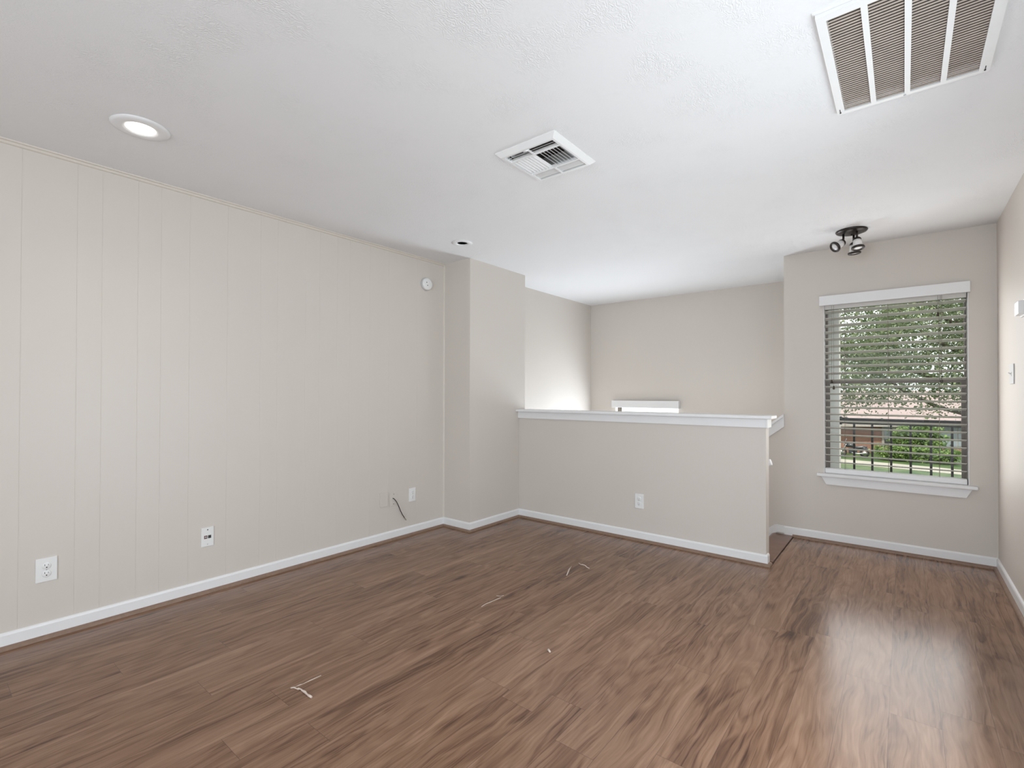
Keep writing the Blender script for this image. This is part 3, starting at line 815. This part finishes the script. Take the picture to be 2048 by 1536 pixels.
# house across the lawn, turned about forty degrees
hs = empty('brick_house', (-4.25, 49.1, GZ), 'red brick house with a pale pink roof seen through the window', 'house')
HU, HN = Vector((0.767, 0.642, 0)), Vector((0.642, -0.767, 0))
hs.rotation_euler = (0, 0, math.atan2(HU.y, HU.x))
hs.matrix_basis  # local x along the facade, local y away from the viewer
def hpart(mb, name, mat):
    me = bpy.data.meshes.new(name); bmesh.ops.recalc_face_normals(mb.bm, faces=mb.bm.faces)
    mb.bm.to_mesh(me); mb.bm.free(); me.materials.append(mat)
    o = bpy.data.objects.new(name, me); COL.objects.link(o); o.parent = hs
    return o
hpart(MB().box(-3.4, 16, 0, 8, 0, 2.42), 'wall', M_BRICK)
hpart(MB().prism([(-0.7, 2.28), (-0.7, 2.42), (4.2, 5.25), (9.0, 2.42), (9.0, 2.28)], 'x', -4.0, 16.6), 'roof', M_ROOF)
hpart(MB().box(-4.0, 16.6, -0.74, -0.70, 2.22, 2.44), 'fascia', M_HTRIM)
hpart(MB().box(3.62, 3.80, -0.06, 0.05, 0.0, 2.30), 'corner_board', M_HTRIM)
wv = hpart(MB().box(3.80, 4.50, -0.05, 0.05, 0.62, 2.26), 'window', M_HTRIM)
for nm, mb, mt in (('shade', MB().box(3.84, 4.46, -.07, -.05, 1.12, 2.22), M_HWHITE), ('pane', MB().box(3.84, 4.46, -.07, -.05, 0.66, 1.12), M_HDARK)):
    o = hpart(mb, nm, mt); o.parent = wv
hpart(MB().box(4.50, 4.92, -0.08, 0.05, 0.35, 2.26), 'door_post', M_HTRIM)
wv = hpart(MB().box(8.5, 11.6, -0.05, 0.05, 0.45, 2.30), 'window', M_HTRIM)
for a in (8.58, 10.12):
    o = hpart(MB().box(a, a + 1.44, -.08, -.05, 0.52, 2.24), 'pane', M_HWHITE); o.parent = wv
hpart(MB().box(4.95, 5.25, 1.9, 2.4, 3.3, 4.5), 'chimney', M_HTRIM)

# motorcycle parked against the brick wall
mc = empty('motorcycle', (-3.1, 46.6, GZ), 'dark motorcycle parked in front of the brick house', 'motorcycle')
def wheel(x):
    w = MB(); tyre = []
    for i in range(25):
        a = 2 * math.pi * i / 24
        tyre.append((x + .26 * math.cos(a), 46.6, GZ + .33 + .26 * math.sin(a)))
    q = w.tube(tyre, .065, 10).build('wheel', M_TYRE, mc)
    s = MB()
    for i in range(7):
        a = math.pi * i / 7
        s.tube([(x - .21 * math.cos(a), 46.6, GZ + .33 - .21 * math.sin(a)), (x + .21 * math.cos(a), 46.6, GZ + .33 + .21 * math.sin(a))], .014, 6)
    s.build('spokes', M_CHROME, q)
wheel(-3.82); wheel(-2.38)
MB().tube([(-3.80, 46.6, GZ + .36), (-3.62, 46.6, GZ + .78), (-3.55, 46.6, GZ + .98)], .05, 8).build('fork', M_CHROME, mc)
MB().tube([(-3.58, 46.6, GZ + .80), (-3.40, 46.6, GZ + .88), (-3.15, 46.6, GZ + .86), (-2.98, 46.6, GZ + .74)], .14, 12, radii=[.08, .17, .17, .09]).build('tank', M_BLACKP, mc)
MB().tube([(-3.05, 46.6, GZ + .76), (-2.80, 46.6, GZ + .72), (-2.50, 46.6, GZ + .78), (-2.22, 46.6, GZ + .80)], .1, 12, radii=[.08, .12, .11, .05]).build('seat', M_BLACKP, mc)
MB().box(-3.40, -2.85, 46.47, 46.73, GZ + .24, GZ + .66, bevel=.06).build('engine', M_BLACKP, mc)
MB().tube([(-3.2, 46.44, GZ + .32), (-2.8, 46.43, GZ + .27), (-2.2, 46.42, GZ + .34)], .045, 8).build('exhaust', M_CHROME, mc)
MB().tube([(-3.42, 46.25, GZ + 1.02), (-3.55, 46.45, GZ + 1.00), (-3.55, 46.75, GZ + 1.00), (-3.42, 46.95, GZ + 1.02)], .02, 8).build('handlebar', M_BLACKP, mc)
MB().prism([(-3.72, GZ + .92), (-3.69, GZ + .90), (-3.52, GZ + 1.36), (-3.55, GZ + 1.37)], 'y', 46.42, 46.78).build('windscreen', M_HWHITE, mc)
MB().tube([(-2.75, 46.6, GZ + .60), (-2.55, 46.6, GZ + .70), (-2.30, 46.6, GZ + .68), (-2.08, 46.6, GZ + .50)], .09, 10, radii=[.05, .10, .10, .06]).build('rear_fender', M_BLACKP, mc)

def leaves_mesh(name, centers, size, mat, parent, seed, flat=0.6):
    rs = np.random.RandomState(seed)
    n = len(centers)
    u = rs.normal(size=(n, 3)); u[:, 2] *= flat; u /= np.linalg.norm(u, axis=1)[:, None]
    r = rs.normal(size=(n, 3)); v = np.cross(u, r); v /= np.linalg.norm(v, axis=1)[:, None]
    w = np.cross(u, v)
    s = size * (0.65 + 0.7 * rs.rand(n))[:, None]
    a = centers - u * s * .5
    b = centers + v * s * .29 + w * s * .10
    c = centers + u * s * .5
    d = centers - v * s * .29 + w * s * .10
    co = np.stack([a, b, c, d], 1).reshape(-1, 3).astype(np.float32)
    idx = np.arange(n) * 4
    tri = np.stack([np.stack([idx, idx + 1, idx + 2], 1), np.stack([idx, idx + 2, idx + 3], 1)], 1).reshape(-1, 3)
    me = bpy.data.meshes.new(name)
    me.vertices.add(len(co)); me.vertices.foreach_set('co', co.ravel())
    me.loops.add(tri.size); me.loops.foreach_set('vertex_index', tri.ravel().astype(np.int32))
    me.polygons.add(len(tri)); me.polygons.foreach_set('loop_start', (np.arange(len(tri)) * 3).astype(np.int32))
    me.update(calc_edges=True)
    me.materials.append(mat)
    o = bpy.data.objects.new(name, me); COL.objects.link(o)
    if parent:
        o.parent = parent
        o.matrix_parent_inverse = parent.matrix_basis.inverted()
    return o

def clump_cloud(seed, n, lo, hi, inside, nclump, rclump):
    rs = np.random.RandomState(seed)
    cs = []
    while len(cs) < nclump:
        p = lo + rs.rand(3) * (hi - lo)
        if inside(p): cs.append(p)
    cs = np.array(cs)
    k = rs.randint(0, nclump, n)
    off = rs.normal(size=(n, 3)) * rclump
    off[:, 2] *= .65
    return cs[k] + off, cs

tr = empty('oak_tree', (2.9, 18.5, GZ), 'leafy green tree filling the upper part of the window view', 'tree')
tr.location = (2.9, 18.5, GZ)
cc, cs = clump_cloud(5, 72000, np.array([-5.4, 14.5, 0.6]), np.array([4.4, 20.5, 5.9]),
                     lambda p: ((p[0] + .5) / 4.8) ** 2 + ((p[1] - 17.5) / 3.0) ** 2 + ((p[2] - 3.25) / 2.45) ** 2 < 1, 420, .30)
leaves_mesh('foliage', cc, .082, M_LEAF, tr, 7)
MB().tube([(2.9, 18.5, GZ), (2.85, 18.5, -1.8), (2.65, 18.3, 0.2), (2.3, 18.0, 1.8), (1.9, 17.8, 3.4)], .2, 12, radii=[.30, .24, .21, .17, .09]).build('trunk', M_BARK, tr)
rs = random.Random(3)
for (p0, p1) in (((2.6, 18.2, .5), (-1.6, 17.0, 2.5)), ((2.4, 18.1, 1.3), (-2.9, 16.8, 3.3)), ((2.3, 18.0, 1.8), (-0.6, 16.2, 3.9)), ((2.5, 18.2, .9), (1.0, 16.4, 2.2)), ((1.9, 17.8, 3.2), (-1.5, 18.0, 4.9)), ((2.2, 18.0, 2.0), (4.2, 17.6, 4.0))):
    p0, p1 = Vector(p0), Vector(p1)
    pp = [p0.lerp(p1, t) + Vector((rs.uniform(-.2, .2), rs.uniform(-.2, .2), rs.uniform(-.15, .15) - .35 * math.sin(math.pi * t))) for t in (0, .2, .4, .6, .8, 1)]
    MB().tube(pp, .05, 8, radii=[.09, .065, .05, .035, .025, .012]).build('branch', M_BARK, tr)

sh = empty('shrub', (0.9, 48.6, GZ), 'tall bright green shrub in front of the brick house', 'shrub')
cc, cs = clump_cloud(11, 5200, np.array([-.6, 47.9, GZ + .3]), np.array([2.5, 49.3, GZ + 2.5]), lambda p: ((p[0] - .9) / 1.5) ** 2 + ((p[2] - GZ - 1.45) / 1.15) ** 2 < 1, 60, .20)
leaves_mesh('foliage', cc, .20, M_SHRUB, sh, 12)
MB().tube([(0.9, 48.6, GZ), (0.88, 48.6, GZ + .6), (0.95, 48.6, GZ + 1.4)], .05, 8).build('stem', M_BARK, sh)
hd = empty('hedge', (0.6, 45.9, GZ), 'low leafy hedge at the foot of the tall shrub', 'hedge')
cc, cs = clump_cloud(13, 6500, np.array([-1.5, 45.3, GZ + .15]), np.array([3.0, 46.6, GZ + .95]), lambda p: True, 90, .16)
cc[:, 2] = np.maximum(cc[:, 2], GZ + .03)
leaves_mesh('foliage', cc, .17, M_SHRUB, hd, 14)
MB().tube([(-1.2, 45.9, GZ), (0.6, 45.9, GZ + .3), (2.8, 45.9, GZ)], .04, 8).build('stem', M_BARK, hd)
